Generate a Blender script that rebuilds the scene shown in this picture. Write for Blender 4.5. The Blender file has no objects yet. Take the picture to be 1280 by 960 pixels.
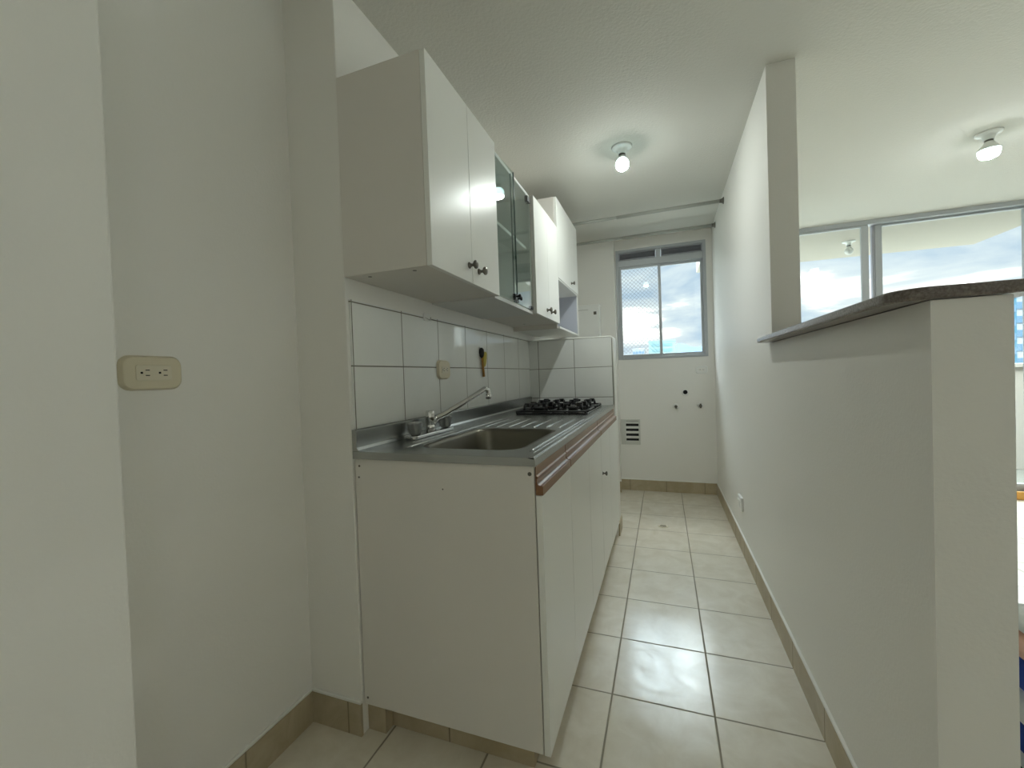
import bpy, bmesh, math, random
from mathutils import Vector, Matrix
random.seed(7)
sc = bpy.context.scene
PI = math.pi

# ------------------------------------------------------------------ camera
cam_d = bpy.data.cameras.new('camera')
cam = bpy.data.objects.new('camera', cam_d)
sc.collection.objects.link(cam)
sc.camera = cam
_y, _p, _r = [math.radians(a) for a in (-20.063, -1.0002, -2.0129)]
_F = Vector((math.sin(_y)*math.cos(_p), math.cos(_y)*math.cos(_p), math.sin(_p)))
_R0 = Vector((math.cos(_y), -math.sin(_y), 0))
_U0 = _R0.cross(_F)
_R = _R0*math.cos(_r) + _U0*math.sin(_r)
_U = -_R0*math.sin(_r) + _U0*math.cos(_r)
_m = Matrix((( _R.x, _U.x, -_F.x, 0.0), (_R.y, _U.y, -_F.y, 0.0), (_R.z, _U.z, -_F.z, 1.104), (0, 0, 0, 1)))
cam.matrix_world = _m
cam_d.sensor_fit = 'HORIZONTAL'
cam_d.sensor_width = 36.0
cam_d.lens = 518.64/1280*36.0
cam_d.clip_start = 0.02
cam_d.clip_end = 8000

# ------------------------------------------------------------------ view + world
EXPOSURE = 0.42
SKY = 0.80
BULB = 490.0
ZENITH_BOOST = 20.0
sc.view_settings.view_transform = 'Standard'
sc.view_settings.look = 'None'
sc.view_settings.exposure = EXPOSURE
sc.view_settings.gamma = 1.0
sc.view_settings.use_curve_mapping = False
sc.cycles.max_bounces = 12
sc.cycles.diffuse_bounces = 8
sc.cycles.transparent_max_bounces = 16
sc.cycles.caustics_reflective = False
sc.cycles.caustics_refractive = False
sc.cycles.sample_clamp_indirect = 6.0

world = bpy.data.worlds.new('overcast_sky')
sc.world = world
world.use_nodes = True
wn = world.node_tree
wn.nodes.clear()
def N(nt, typ, **kw):
    n = nt.nodes.new(typ)
    for k, v in kw.items():
        if k.startswith('i_'):
            n.inputs[k[2:].replace('_', ' ')].default_value = v
        else:
            setattr(n, k, v)
    return n
def ramp(nt, stops, interp='LINEAR'):
    n = nt.nodes.new('ShaderNodeValToRGB')
    n.color_ramp.interpolation = interp
    el = n.color_ramp.elements
    while len(el) > 1: el.remove(el[-1])
    el[0].position = stops[0][0]; el[0].color = (*stops[0][1], 1)
    for p, c in stops[1:]:
        e = el.new(p); e.color = (*c, 1)
    return n
_tc = N(wn, 'ShaderNodeTexCoord')
_sep = N(wn, 'ShaderNodeSeparateXYZ')
wn.links.new(_tc.outputs['Generated'], _sep.inputs[0])
_map = N(wn, 'ShaderNodeMapping'); _map.inputs['Scale'].default_value = (2.0, 2.0, 7.5)
_map.inputs['Location'].default_value = (0.35, 0.1, 0.2)
wn.links.new(_tc.outputs['Generated'], _map.inputs[0])
_nz = N(wn, 'ShaderNodeTexNoise', i_Scale=1.5, i_Detail=6.0, i_Roughness=0.55, i_Distortion=0.4)
wn.links.new(_map.outputs[0], _nz.inputs['Vector'])
_rp = ramp(wn, [(0.40, (0.52, 0.68, 0.84)), (0.54, (0.86, 0.96, 1.0)), (0.68, (2.4, 2.35, 2.25))])
wn.links.new(_nz.outputs['Fac'], _rp.inputs[0])
# overhead sky boosted far beyond a natural overcast, to brighten the rooms
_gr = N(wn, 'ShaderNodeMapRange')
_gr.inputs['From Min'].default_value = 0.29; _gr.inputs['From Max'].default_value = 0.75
_gr.inputs['To Min'].default_value = 1.0; _gr.inputs['To Max'].default_value = ZENITH_BOOST
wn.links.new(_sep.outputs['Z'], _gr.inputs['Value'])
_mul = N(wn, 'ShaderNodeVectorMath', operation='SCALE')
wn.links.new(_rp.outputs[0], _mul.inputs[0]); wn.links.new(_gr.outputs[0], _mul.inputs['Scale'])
_bg = N(wn, 'ShaderNodeBackground'); _bg.inputs['Strength'].default_value = SKY
_wo = N(wn, 'ShaderNodeOutputWorld')
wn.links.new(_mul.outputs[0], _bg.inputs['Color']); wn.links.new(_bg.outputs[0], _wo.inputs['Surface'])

# ------------------------------------------------------------------ materials
def mat(name, col, rough=0.5, metal=0.0, coat=0.0, coat_rough=0.1, bump=None, vary=None, emit=None, spec=0.5, rvary=None):
    m = bpy.data.materials.new(name); m.use_nodes = True
    nt = m.node_tree; b = nt.nodes['Principled BSDF']
    b.inputs['Base Color'].default_value = (*col, 1)
    b.inputs['Roughness'].default_value = rough
    b.inputs['Metallic'].default_value = metal
    b.inputs['Coat Weight'].default_value = coat
    b.inputs['Coat Roughness'].default_value = coat_rough
    b.inputs['Specular IOR Level'].default_value = spec
    tc = N(nt, 'ShaderNodeTexCoord')
    if vary:       # (scale, other colour, stretch)
        mp = N(nt, 'ShaderNodeMapping'); mp.inputs['Scale'].default_value = vary[2] if len(vary) > 2 else (1, 1, 1)
        nt.links.new(tc.outputs['Object'], mp.inputs[0])
        n = N(nt, 'ShaderNodeTexNoise', i_Scale=vary[0], i_Detail=5.0, i_Roughness=0.6)
        nt.links.new(mp.outputs[0], n.inputs['Vector'])
        r = ramp(nt, [(0.35, col), (0.68, vary[1])])
        nt.links.new(n.outputs['Fac'], r.inputs[0]); nt.links.new(r.outputs[0], b.inputs['Base Color'])
    if rvary:      # (scale, rough lo, rough hi)
        n = N(nt, 'ShaderNodeTexNoise', i_Scale=rvary[0], i_Detail=3.0)
        nt.links.new(tc.outputs['Object'], n.inputs['Vector'])
        mr = N(nt, 'ShaderNodeMapRange'); mr.inputs['From Min'].default_value = 0.35; mr.inputs['From Max'].default_value = 1.0
        mr.inputs['To Min'].default_value = rvary[1]; mr.inputs['To Max'].default_value = rvary[2]
        nt.links.new(n.outputs['Fac'], mr.inputs['Value']); nt.links.new(mr.outputs[0], b.inputs['Roughness'])
    if bump:       # (scale, strength, distance)
        n = N(nt, 'ShaderNodeTexNoise', i_Scale=bump[0], i_Detail=4.0)
        nt.links.new(tc.outputs['Object'], n.inputs['Vector'])
        bp = N(nt, 'ShaderNodeBump'); bp.inputs['Strength'].default_value = bump[1]; bp.inputs['Distance'].default_value = bump[2]
        nt.links.new(n.outputs['Fac'], bp.inputs['Height']); nt.links.new(bp.outputs[0], b.inputs['Normal'])
    if emit:
        b.inputs['Emission Color'].default_value = (*emit[0], 1); b.inputs['Emission Strength'].default_value = emit[1]
    return m

def tile_mat(name, c1, c2, grout, size, origin, axes, mortar, rough, nscale, marks=False, coat=0.0):
    """tiles laid on a grid: axes picks which two object axes the grid runs along"""
    m = bpy.data.materials.new(name); m.use_nodes = True
    nt = m.node_tree; b = nt.nodes['Principled BSDF']
    tc = N(nt, 'ShaderNodeTexCoord'); sp = N(nt, 'ShaderNodeSeparateXYZ')
    nt.links.new(tc.outputs['Object'], sp.inputs[0])
    dist = []
    for k in range(2):
        a = N(nt, 'ShaderNodeMath', operation='SUBTRACT'); nt.links.new(sp.outputs[axes[k]], a.inputs[0]); a.inputs[1].default_value = origin[k]
        d = N(nt, 'ShaderNodeMath', operation='DIVIDE'); nt.links.new(a.outputs[0], d.inputs[0]); d.inputs[1].default_value = size[k]
        f = N(nt, 'ShaderNodeMath', operation='PINGPONG'); nt.links.new(d.outputs[0], f.inputs[0]); f.inputs[1].default_value = 0.5
        g = N(nt, 'ShaderNodeMath', operation='MULTIPLY'); nt.links.new(f.outputs[0], g.inputs[0]); g.inputs[1].default_value = size[k]
        dist.append(g)
    mn = N(nt, 'ShaderNodeMath', operation='MINIMUM'); nt.links.new(dist[0].outputs[0], mn.inputs[0]); nt.links.new(dist[1].outputs[0], mn.inputs[1])
    mr = N(nt, 'ShaderNodeMapRange'); mr.inputs['From Min'].default_value = mortar*0.35; mr.inputs['From Max'].default_value = mortar*0.65
    nt.links.new(mn.outputs[0], mr.inputs['Value'])
    n = N(nt, 'ShaderNodeTexNoise', i_Scale=nscale, i_Detail=6.0, i_Roughness=0.62, i_Distortion=0.6)
    nt.links.new(tc.outputs['Object'], n.inputs['Vector'])
    r = ramp(nt, [(0.35, c1), (0.66, c2)]); nt.links.new(n.outputs['Fac'], r.inputs[0])
    mx = N(nt, 'ShaderNodeMix', data_type='RGBA')
    nt.links.new(mr.outputs[0], mx.inputs['Factor']); mx.inputs[6].default_value = (*grout, 1); nt.links.new(r.outputs[0], mx.inputs[7])
    nt.links.new(mx.outputs[2], b.inputs['Base Color'])
    rm = N(nt, 'ShaderNodeMapRange'); rm.inputs['To Min'].default_value = 0.8; rm.inputs['To Max'].default_value = rough
    nt.links.new(mr.outputs[0], rm.inputs['Value'])
    if marks:      # dried wipe marks: streaky patches that are rougher than the glaze round them
        s = N(nt, 'ShaderNodeTexNoise', i_Scale=5.0, i_Detail=3.0, i_Distortion=2.6)
        nt.links.new(tc.outputs['Object'], s.inputs['Vector'])
        sm = N(nt, 'ShaderNodeMapRange'); sm.inputs['From Min'].default_value = 0.36; sm.inputs['From Max'].default_value = 0.66
        sm.inputs['To Min'].default_value = rough*0.75; sm.inputs['To Max'].default_value = rough*1.25
        nt.links.new(s.outputs['Fac'], sm.inputs['Value']); nt.links.new(sm.outputs[0], rm.inputs['To Max'])
    nt.links.new(rm.outputs[0], b.inputs['Roughness'])
    b.inputs['Coat Weight'].default_value = coat
    bp = N(nt, 'ShaderNodeBump'); bp.inputs['Strength'].default_value = 0.5; bp.inputs['Distance'].default_value = 0.0015
    nt.links.new(mr.outputs[0], bp.inputs['Height']); nt.links.new(bp.outputs[0], b.inputs['Normal'])
    return m

def glass_mat(name, tint=(1, 1, 1), rough=0.0):
    m = bpy.data.materials.new(name); m.use_nodes = True
    nt = m.node_tree; nt.nodes.clear()
    t = N(nt, 'ShaderNodeBsdfTransparent'); t.inputs[0].default_value = (*tint, 1)
    g = N(nt, 'ShaderNodeBsdfGlossy'); g.inputs['Roughness'].default_value = rough
    f = N(nt, 'ShaderNodeFresnel')
    ge = N(nt, 'ShaderNodeNewGeometry'); io = N(nt, 'ShaderNodeMapRange')   # same reflectance from either face of the thin pane
    io.inputs['To Min'].default_value = 1.5; io.inputs['To Max'].default_value = 1/1.5
    nt.links.new(ge.outputs['Backfacing'], io.inputs['Value']); nt.links.new(io.outputs[0], f.inputs['IOR'])
    x = N(nt, 'ShaderNodeMixShader'); o = N(nt, 'ShaderNodeOutputMaterial')
    nt.links.new(f.outputs[0], x.inputs[0]); nt.links.new(t.outputs[0], x.inputs[1]); nt.links.new(g.outputs[0], x.inputs[2])
    nt.links.new(x.outputs[0], o.inputs[0])
    return m

M = {}
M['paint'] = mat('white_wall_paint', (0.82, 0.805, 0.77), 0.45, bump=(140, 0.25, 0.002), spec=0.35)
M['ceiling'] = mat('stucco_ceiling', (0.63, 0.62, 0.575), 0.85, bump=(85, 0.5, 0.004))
M['balcony'] = mat('balcony_render', (0.42, 0.385, 0.33), 0.8)
M['balcfloor'] = mat('balcony_floor_tiles', (0.14, 0.14, 0.115), 0.6)
M['floor'] = tile_mat('beige_floor_tiles', (0.69, 0.635, 0.53), (0.78, 0.735, 0.64), (0.28, 0.25, 0.19), (0.32, 0.32), (0.125, 1.43), (0, 1), 0.006, 0.20, 9.0, marks=True)
M['floor'].node_tree.nodes['Principled BSDF'].inputs['Specular IOR Level'].default_value = 0.8
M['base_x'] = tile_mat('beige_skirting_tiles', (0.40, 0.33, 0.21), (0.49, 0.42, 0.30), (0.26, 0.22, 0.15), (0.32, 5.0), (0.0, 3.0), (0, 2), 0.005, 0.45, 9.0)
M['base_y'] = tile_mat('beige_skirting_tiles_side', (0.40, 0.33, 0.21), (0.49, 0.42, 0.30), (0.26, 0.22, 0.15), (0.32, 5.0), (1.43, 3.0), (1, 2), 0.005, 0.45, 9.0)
M['bead'] = mat('white_skirting_bead', (0.82, 0.82, 0.78), 0.5)
M['wtile_y'] = tile_mat('white_wall_tiles', (0.80, 0.81, 0.79), (0.84, 0.85, 0.83), (0.20, 0.19, 0.16), (0.2625, 0.20), (1.31, 1.155), (1, 2), 0.004, 0.06, 3.0)
M['wtile_x'] = tile_mat('white_wall_tiles_end', (0.80, 0.81, 0.79), (0.84, 0.85, 0.83), (0.20, 0.19, 0.16), (0.2575, 0.205), (-0.835, 1.150), (0, 2), 0.004, 0.08, 3.0)
M['lam'] = mat('white_laminate', (0.82, 0.82, 0.79), 0.31, spec=0.2)
M['side'] = mat('warm_white_melamine', (0.72, 0.69, 0.65), 0.5)
M['edge'] = mat('grey_edge_band', (0.55, 0.55, 0.52), 0.5)
M['inner'] = mat('pale_cabinet_inside', (0.70, 0.70, 0.69), 0.5)
M['niche'] = mat('blue_grey_niche_lining', (0.50, 0.52, 0.60), 0.5)
M['wood'] = mat('brown_wood', (0.17, 0.075, 0.030), 0.34, vary=(30, (0.25, 0.12, 0.055), (1, 0.06, 1)), coat=0.35)
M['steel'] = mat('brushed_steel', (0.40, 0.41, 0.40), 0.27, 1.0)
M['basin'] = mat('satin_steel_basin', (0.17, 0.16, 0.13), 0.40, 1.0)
M['chrome'] = mat('chrome', (0.75, 0.75, 0.75), 0.08, 1.0)
M['bronze'] = mat('dark_pewter', (0.16, 0.15, 0.13), 0.28, 1.0)
M['iron'] = mat('black_cast_iron', (0.012, 0.012, 0.013), 0.45)
M['enamel'] = mat('black_enamel', (0.03, 0.03, 0.032), 0.15)
M['black'] = mat('black_plastic', (0.015, 0.015, 0.015), 0.4)
M['hole'] = mat('dark_void', (0.01, 0.01, 0.01), 0.9)
M['alu'] = mat('grey_aluminium', (0.44, 0.46, 0.48), 0.42, 0.3)
M['alu_d'] = mat('dark_louvre_aluminium', (0.36, 0.37, 0.41), 0.45, 0.2)
M['rod'] = mat('grey_metal_rod', (0.40, 0.41, 0.38), 0.4, 0.3)
M['glass'] = glass_mat('clear_glass', (0.97, 0.99, 0.98))
M['glass_g'] = glass_mat('greenish_cabinet_glass', (0.88, 0.93, 0.91))
M['glass_e'] = mat('dark_green_glass_edge', (0.02, 0.07, 0.055), 0.15)
M['acrylic'] = mat('clear_acrylic', (0.55, 0.56, 0.55), 0.06)
M['acrylic'].node_tree.nodes['Principled BSDF'].inputs['Transmission Weight'].default_value = 0.6
M['ivory'] = mat('ivory_plastic', (0.66, 0.60, 0.45), 0.35)
M['ivory2'] = mat('ivory_plastic_insert', (0.68, 0.63, 0.50), 0.35)
M['wplastic'] = mat('white_plastic', (0.80, 0.80, 0.78), 0.35)
M['ceramic'] = mat('white_ceramic', (0.72, 0.74, 0.72), 0.25)
M['bulb'] = mat('lit_bulb', (1, 1, 1), 0.4, emit=((0.93, 1.0, 0.95), BULB))
M['bulb_l'] = mat('lit_led_dome', (1, 1, 1), 0.4, emit=((0.93, 0.98, 1.0), BULB*0.30))
M['shoulder'] = mat('glowing_bulb_shoulder', (0.9, 0.9, 0.9), 0.4, emit=((0.72, 1.0, 0.97), 4.5))
M['granite'] = mat('dark_granite', (0.115, 0.095, 0.085), 0.22, vary=(240, (0.22, 0.19, 0.17)))
M['orange'] = mat('orange_wood_threshold', (0.62, 0.30, 0.05), 0.5)
M['amber'] = mat('amber_plastic', (0.42, 0.20, 0.03), 0.4)
M['yellow'] = mat('mustard_yellow', (0.55, 0.44, 0.05), 0.5)
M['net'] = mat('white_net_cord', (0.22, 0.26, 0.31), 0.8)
M['grille'] = mat('painted_grille', (0.60, 0.60, 0.56), 0.5)
M['blue'] = mat('royal_blue_cloth', (0.012, 0.05, 0.30), 0.85, bump=(60, 0.6, 0.004))
M['wcloth'] = mat('white_cloth', (0.72, 0.74, 0.72), 0.9, bump=(50, 0.6, 0.004))
M['pink'] = mat('peach_cloth', (0.72, 0.45, 0.35), 0.9, bump=(50, 0.6, 0.004))
M['dgreen'] = mat('dark_green_crate', (0.012, 0.03, 0.018), 0.6)
M['mtn'] = mat('hazy_blue_mountain', (0.022, 0.050, 0.085), 1.0, vary=(0.004, (0.030, 0.060, 0.095)))  # distance haze painted into the blue base colour
M['teal'] = mat('pale_teal_facade', (0.16, 0.25, 0.25), 0.7)
M['tealband'] = mat('teal_window_band', (0.10, 0.19, 0.205), 0.5)
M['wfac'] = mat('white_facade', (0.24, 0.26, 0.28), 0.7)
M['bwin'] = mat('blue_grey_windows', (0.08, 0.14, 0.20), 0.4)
M['bglass'] = mat('blue_curtain_glass', (0.04, 0.12, 0.17), 0.3)
M['concrete'] = mat('pale_concrete', (0.45, 0.45, 0.50), 0.8)
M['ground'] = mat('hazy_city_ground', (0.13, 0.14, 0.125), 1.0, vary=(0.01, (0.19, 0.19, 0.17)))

# ------------------------------------------------------------------ mesh helpers
class MB:
    def __init__(s): s.v = []; s.f = []; s.sm = []
    def add(s, vs, fs, smooth=False):
        o = len(s.v); s.v += [tuple(v) for v in vs]
        s.f += [tuple(i+o for i in f) for f in fs]; s.sm += [smooth]*len(fs); return s
    def box(s, x0, x1, y0, y1, z0, z1):
        vs = [(x, y, z) for z in (z0, z1) for y in (y0, y1) for x in (x0, x1)]
        return s.add(vs, [(0, 2, 3, 1), (4, 5, 7, 6), (0, 1, 5, 4), (2, 6, 7, 3), (0, 4, 6, 2), (1, 3, 7, 5)])
    def prism(s, poly, axis, a, b, smooth=False):
        n = len(poly)
        def P(p, t):
            return {0: (t, p[0], p[1]), 1: (p[0], t, p[1]), 2: (p[0], p[1], t)}[axis]
        vs = [P(p, a) for p in poly] + [P(p, b) for p in poly]
        s.add(vs, [(i, (i+1) % n, (i+1) % n+n, i+n) for i in range(n)], smooth)
        o = len(s.v)-2*n
        s.f += [tuple(o+i for i in reversed(range(n))), tuple(o+n+i for i in range(n))]; s.sm += [False]*2
        return s
    def tube(s, pts, r, seg=12, caps=True, smooth=True):
        pts = [Vector(p) for p in pts]; n = len(pts)
        rs = r if isinstance(r, (list, tuple)) else [r]*n
        o = len(s.v); up = None
        for i, p in enumerate(pts):
            d = (pts[min(i+1, n-1)]-pts[max(i-1, 0)]).normalized()
            if up is None: up = Vector((0, 0, 1)) if abs(d.z) < 0.9 else Vector((1, 0, 0))
            a = d.cross(up).normalized(); up = a.cross(d).normalized()
            for k in range(seg):
                t = 2*PI*k/seg; s.v.append(tuple(p+(a*math.cos(t)+up*math.sin(t))*rs[i]))
        for i in range(n-1):
            for k in range(seg):
                s.f.append((o+i*seg+k, o+i*seg+(k+1) % seg, o+(i+1)*seg+(k+1) % seg, o+(i+1)*seg+k)); s.sm.append(smooth)
        if caps:
            s.f += [tuple(o+k for k in reversed(range(seg))), tuple(o+(n-1)*seg+k for k in range(seg))]; s.sm += [False, False]
        return s
    def lathe(s, prof, origin, axis='Z', seg=24, smooth=True, open_start=False):
        """prof: list of (radius, height along the axis)"""
        o = len(s.v); O = Vector(origin)
        ax = {'Z': (Vector((1, 0, 0)), Vector((0, 1, 0)), Vector((0, 0, 1))), 'X': (Vector((0, 1, 0)), Vector((0, 0, 1)), Vector((1, 0, 0))),
              'Y': (Vector((0, 0, 1)), Vector((1, 0, 0)), Vector((0, 1, 0)))}[axis]
        for r, h in prof:
            for k in range(seg):
                t = 2*PI*k/seg; s.v.append(tuple(O+ax[0]*math.cos(t)*r+ax[1]*math.sin(t)*r+ax[2]*h))
        n = len(prof)
        for i in range(n-1):
            for k in range(seg):
                s.f.append((o+i*seg+k, o+i*seg+(k+1) % seg, o+(i+1)*seg+(k+1) % seg, o+(i+1)*seg+k)); s.sm.append(smooth)
        if not open_start: s.f.append(tuple(o+k for k in reversed(range(seg)))); s.sm.append(False)
        s.f.append(tuple(o+(n-1)*seg+k for k in range(seg))); s.sm.append(False)
        return s
    def build(s, name, m, parent=None, bevel=0.0, seg=2):
        me = bpy.data.meshes.new(name); me.from_pydata(s.v, [], s.f)
        me.polygons.foreach_set('use_smooth', s.sm); me.materials.append(m)
        bm = bmesh.new(); bm.from_mesh(me); bmesh.ops.recalc_face_normals(bm, faces=bm.faces); bm.to_mesh(me); bm.free()
        o = bpy.data.objects.new(name, me); sc.collection.objects.link(o)
        if parent is not None:
            o.parent = parent
            o.matrix_parent_inverse = world_of(parent).inverted()
        if bevel:
            b = o.modifiers.new('bevel', 'BEVEL'); b.width = bevel; b.segments = seg; b.limit_method = 'ANGLE'; b.angle_limit = 0.7
        return o
def world_of(o):
    m = o.matrix_basis.copy()
    return m if o.parent is None else world_of(o.parent) @ o.matrix_parent_inverse @ m
def thing(name, loc, label=None, cat=None, group=None, kind=None):
    o = bpy.data.objects.new(name, None); sc.collection.objects.link(o); o.location = loc
    o.empty_display_size = 0.05
    return tag(o, label, cat, group, kind)
def tag(o, label=None, cat=None, group=None, kind=None):
    if label: o['label'] = label
    if cat: o['category'] = cat
    if group: o['group'] = group
    if kind: o['kind'] = kind
    return o
def struct(o, label=None):
    o['kind'] = 'structure'
    if label: o['label'] = label
    return o
def copy_tree(o, parent=None):
    c = o.copy(); sc.collection.objects.link(c)
    if parent is not None: c.parent = parent
    for ch in list(bpy.data.objects):
        if ch.parent == o and ch != c: copy_tree(ch, c)
    return c
def lab(o, text): o['label'] = text; return o
def rrect(x0, x1, y0, y1, r, n=6):
    pts = []
    for cx, cy, a0 in ((x1-r, y1-r, 0), (x0+r, y1-r, 90), (x0+r, y0+r, 180), (x1-r, y0+r, 270)):
        for k in range(n+1):
            a = math.radians(a0+90*k/n); pts.append((cx+r*math.cos(a), cy+r*math.sin(a)))
    return pts

# ------------------------------------------------------------------ key dimensions (metres)
H = 2.34                  # ceiling
XL = -0.911               # kitchen left wall
XO = -1.113               # back of the fridge recess
YS = 1.03                 # stub wall face / start of kitchen
YP0, YP1 = 2.861, 3.02    # tiled partition behind the stove
XR, XR2 = 0.426, 0.53     # right wall faces
YH, YC = 0.902, 1.984     # half wall end, full wall end
YB = 4.03                 # kitchen window wall
YD = 4.42                 # living room sliding door
XE, YN = 4.2, -2.2        # far right and rear of the flat

# ------------------------------------------------------------------ room shell
struct(MB().box(-1.4, XE+0.1, YN-0.1, YD+0.1, -0.12, 0).build('floor', M['floor']))
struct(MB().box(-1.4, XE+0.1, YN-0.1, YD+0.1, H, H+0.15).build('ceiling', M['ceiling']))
struct(MB().box(XL-0.30, XL, YN, 0.454, 0, H).build('wall_left_near', M['paint'], bevel=0.004))
struct(MB().box(XO-0.12, XO, 0.454, YS, 0, H).build('wall_recess', M['paint']))
struct(MB().box(XL-0.30, XL, YS, YB+0.12, 0, H).build('wall_left', M['paint'], bevel=0.003))
struct(MB().prism([(XL, 0), (-0.311, 0), (-0.311, 1.339), (-0.3135, 1.3475), (-0.320, 1.354), (XL, 1.354)], 1, YP0, YP1).build('wall_partition', M['paint'], bevel=0.003))
struct(MB().box(XR, XR2, YC, YD+0.02, 0, H).build('wall_right', M['paint']))
struct(MB().box(XR, XR2, YH, YC, 0, 1.208).build('wall_divider', M['paint']))
# window wall with its opening
WX0, WX1, WZ0, WZ1 = -0.392, 0.377, 1.225, 2.247
b = MB()
b.box(XL, WX0, YB, YB+0.12, 0, H).box(WX1, XR, YB, YB+0.12, 0, H).box(WX0, WX1, YB, YB+0.12, 0, WZ0).box(WX0, WX1, YB, YB+0.12, WZ1, H)
struct(b.build('wall_back', M['paint']))
struct(MB().box(XL, -0.398, 3.93, YB, 0, H).build('wall_pilaster', M['paint']))
RY0, RY1, RZ0, RZ1 = 0.2, 2.2, 0.95, 2.20
struct(MB().box(XE, XE+0.12, YN, RY0, 0, H).box(XE, XE+0.12, RY1, YD+0.1, 0, H).box(XE, XE+0.12, RY0, RY1, 0, RZ0).box(XE, XE+0.12, RY0, RY1, RZ1, H).build('wall_living_right', M['paint']))
w2 = thing('window_added_fill', (XE, 0.9, RZ0), kind='structure')  # unseen window added to bring daylight onto the near walls
b = MB()
for k in range(5):
    y = RY0+0.02+(RY1-RY0-0.04)*k/4; b.box(XE+0.02, XE+0.07, y-0.02, y+0.02, RZ0, RZ1)
b.box(XE+0.02, XE+0.07, RY0, RY1, RZ0, RZ0+0.035).box(XE+0.02, XE+0.07, RY0, RY1, RZ1-0.035, RZ1)
b.build('window_frame', M['alu'], w2)
MB().box(XE+0.043, XE+0.047, RY0+0.01, RY1-0.01, RZ0+0.03, RZ1-0.03).build('window_pane', M['glass'], w2)
struct(MB().box(XL-0.3, XE+0.1, YN-0.1, YN, 0, H).build('wall_rear', M['paint']))

# skirting tiles, each run with its white bead on top
def skirt(name, x0, x1, y0, y1, axis, z1=0.100, bead=True):
    o = struct(MB().box(x0, x1, y0, y1, 0, z1).build(name, M['base_x'] if axis == 0 else M['base_y']))
    if bead:
        g = 0.002
        MB().box(x0, x1, y0, y1, z1, z1+0.009).build('bead', M['bead'], o, bevel=0.002)
    return o
skirt('baseboard_right', XR-0.009, XR, YH, YB, 1)
skirt('baseboard_divider_end', XR-0.009, XR2+0.009, YH-0.009, YH, 0)
skirt('baseboard_back', -0.398, XR-0.009, YB-0.009, YB, 0)
skirt('baseboard_pilaster', XL, -0.389, 3.921, 3.93, 0)
skirt('baseboard_partition', -0.311, -0.302, YP0, YP1+0.009, 1, 0.085, bead=False)
skirt('baseboard_recess', XO, XO+0.009, 0.454, YS, 1)
skirt('baseboard_stub', XO+0.009, XL, YS-0.009, YS, 0)
skirt('baseboard_left_near', XL, XL+0.009, YN, 0.454, 1)
skirt('baseboard_left', XL, XL+0.009, YP1, 3.93, 1)
# masonry plinth under the base cabinets, faced with the same tiles
struct(MB().box(XL, -0.845, 1.055, 1.09, 0, 0.094).box(XL, -0.37, 1.09, YP0, 0, 0.094).build('baseboard_plinth', M['base_x']))

# glazed wall tiles
struct(MB().box(XL, XL+0.006, YS+0.012, YP0, 0.958, 1.362).build('wall_tiles_left', M['wtile_y']))
struct(MB().box(XL+0.006, -0.314, YP0-0.006, YP0, 0.89, 1.351).build('wall_tiles_partition', M['wtile_x']))
# white quarter-round trim capping the partition's tiles
pts = [(-0.314, YP0-0.004, 0.892), (-0.314, YP0-0.004, 1.335), (-0.318, YP0-0.004, 1.346), (-0.328, YP0-0.004, 1.3525), (XL+0.006, YP0-0.004, 1.3525)]
struct(MB().tube(pts, 0.0045, 8).build('trim_1', M['bead']))

# ------------------------------------------------------------------ kitchen window
def frame_rect(b, x0, x1, z0, z1, y0, y1, w):
    b.box(x0, x0+w, y0, y1, z0, z1).box(x1-w, x1, y0, y1, z0, z1).box(x0+w, x1-w, y0, y1, z0, z0+w).box(x0+w, x1-w, y0, y1, z1-w, z1)
win = thing('window_1', (0, YB, WZ0), kind='structure')
b = MB(); frame_rect(b, WX0, WX1, WZ0, WZ1, YB-0.006, YB+0.06, 0.024)
b.box(WX0+0.024, WX1-0.024, YB-0.004, YB+0.06, 2.090, 2.148)            # transom
b.box(-0.035, 0.005, YB-0.002, YB+0.058, 2.148, WZ1-0.024)
b.build('window_frame', M['alu'], win, bevel=0.002)
b = MB(); frame_rect(b, WX0+0.024, 0.000, WZ0+0.024, 2.090, YB+0.004, YB+0.024, 0.022); b.build('window_sash', M['alu'], win, bevel=0.002)
b = MB(); frame_rect(b, -0.020, WX1-0.024, WZ0+0.024, 2.090, YB+0.028, YB+0.048, 0.022); b.build('window_sash', M['alu'], win, bevel=0.002)
MB().box(WX0+0.046, -0.022, YB+0.012, YB+0.016, WZ0+0.046, 2.068).build('window_pane', M['glass'], win)
MB().box(0.002, WX1-0.046, YB+0.036, YB+0.040, WZ0+0.046, 2.068).build('window_pane', M['glass'], win)
lab(MB().box(-0.009, 0.002, YB-0.004, YB+0.004, 1.50, 1.56).build('latch', M['alu_d'], win, bevel=0.002), 'small dark sash latch')
for x0, x1 in ((WX0+0.028, -0.038), (0.008, WX1-0.028)):
    b = MB()
    frame_rect(b, x0, x1, 2.152, WZ1-0.026, YB, YB+0.05, 0.008)
    for k in range(4):
        z = 2.162+k*0.0165
        b.prism([(YB+0.008, z+0.016), (YB+0.010, z+0.018), (YB+0.044, z+0.002), (YB+0.042, z)], 0, x0+0.008, x1-0.008)
    b.box(x0, x1, YB+0.048, YB+0.052, 2.152, WZ1-0.026)
    lab(b.build('louvre', M['alu_d'], win), 'dark horizontal ventilation louvre')

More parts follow.
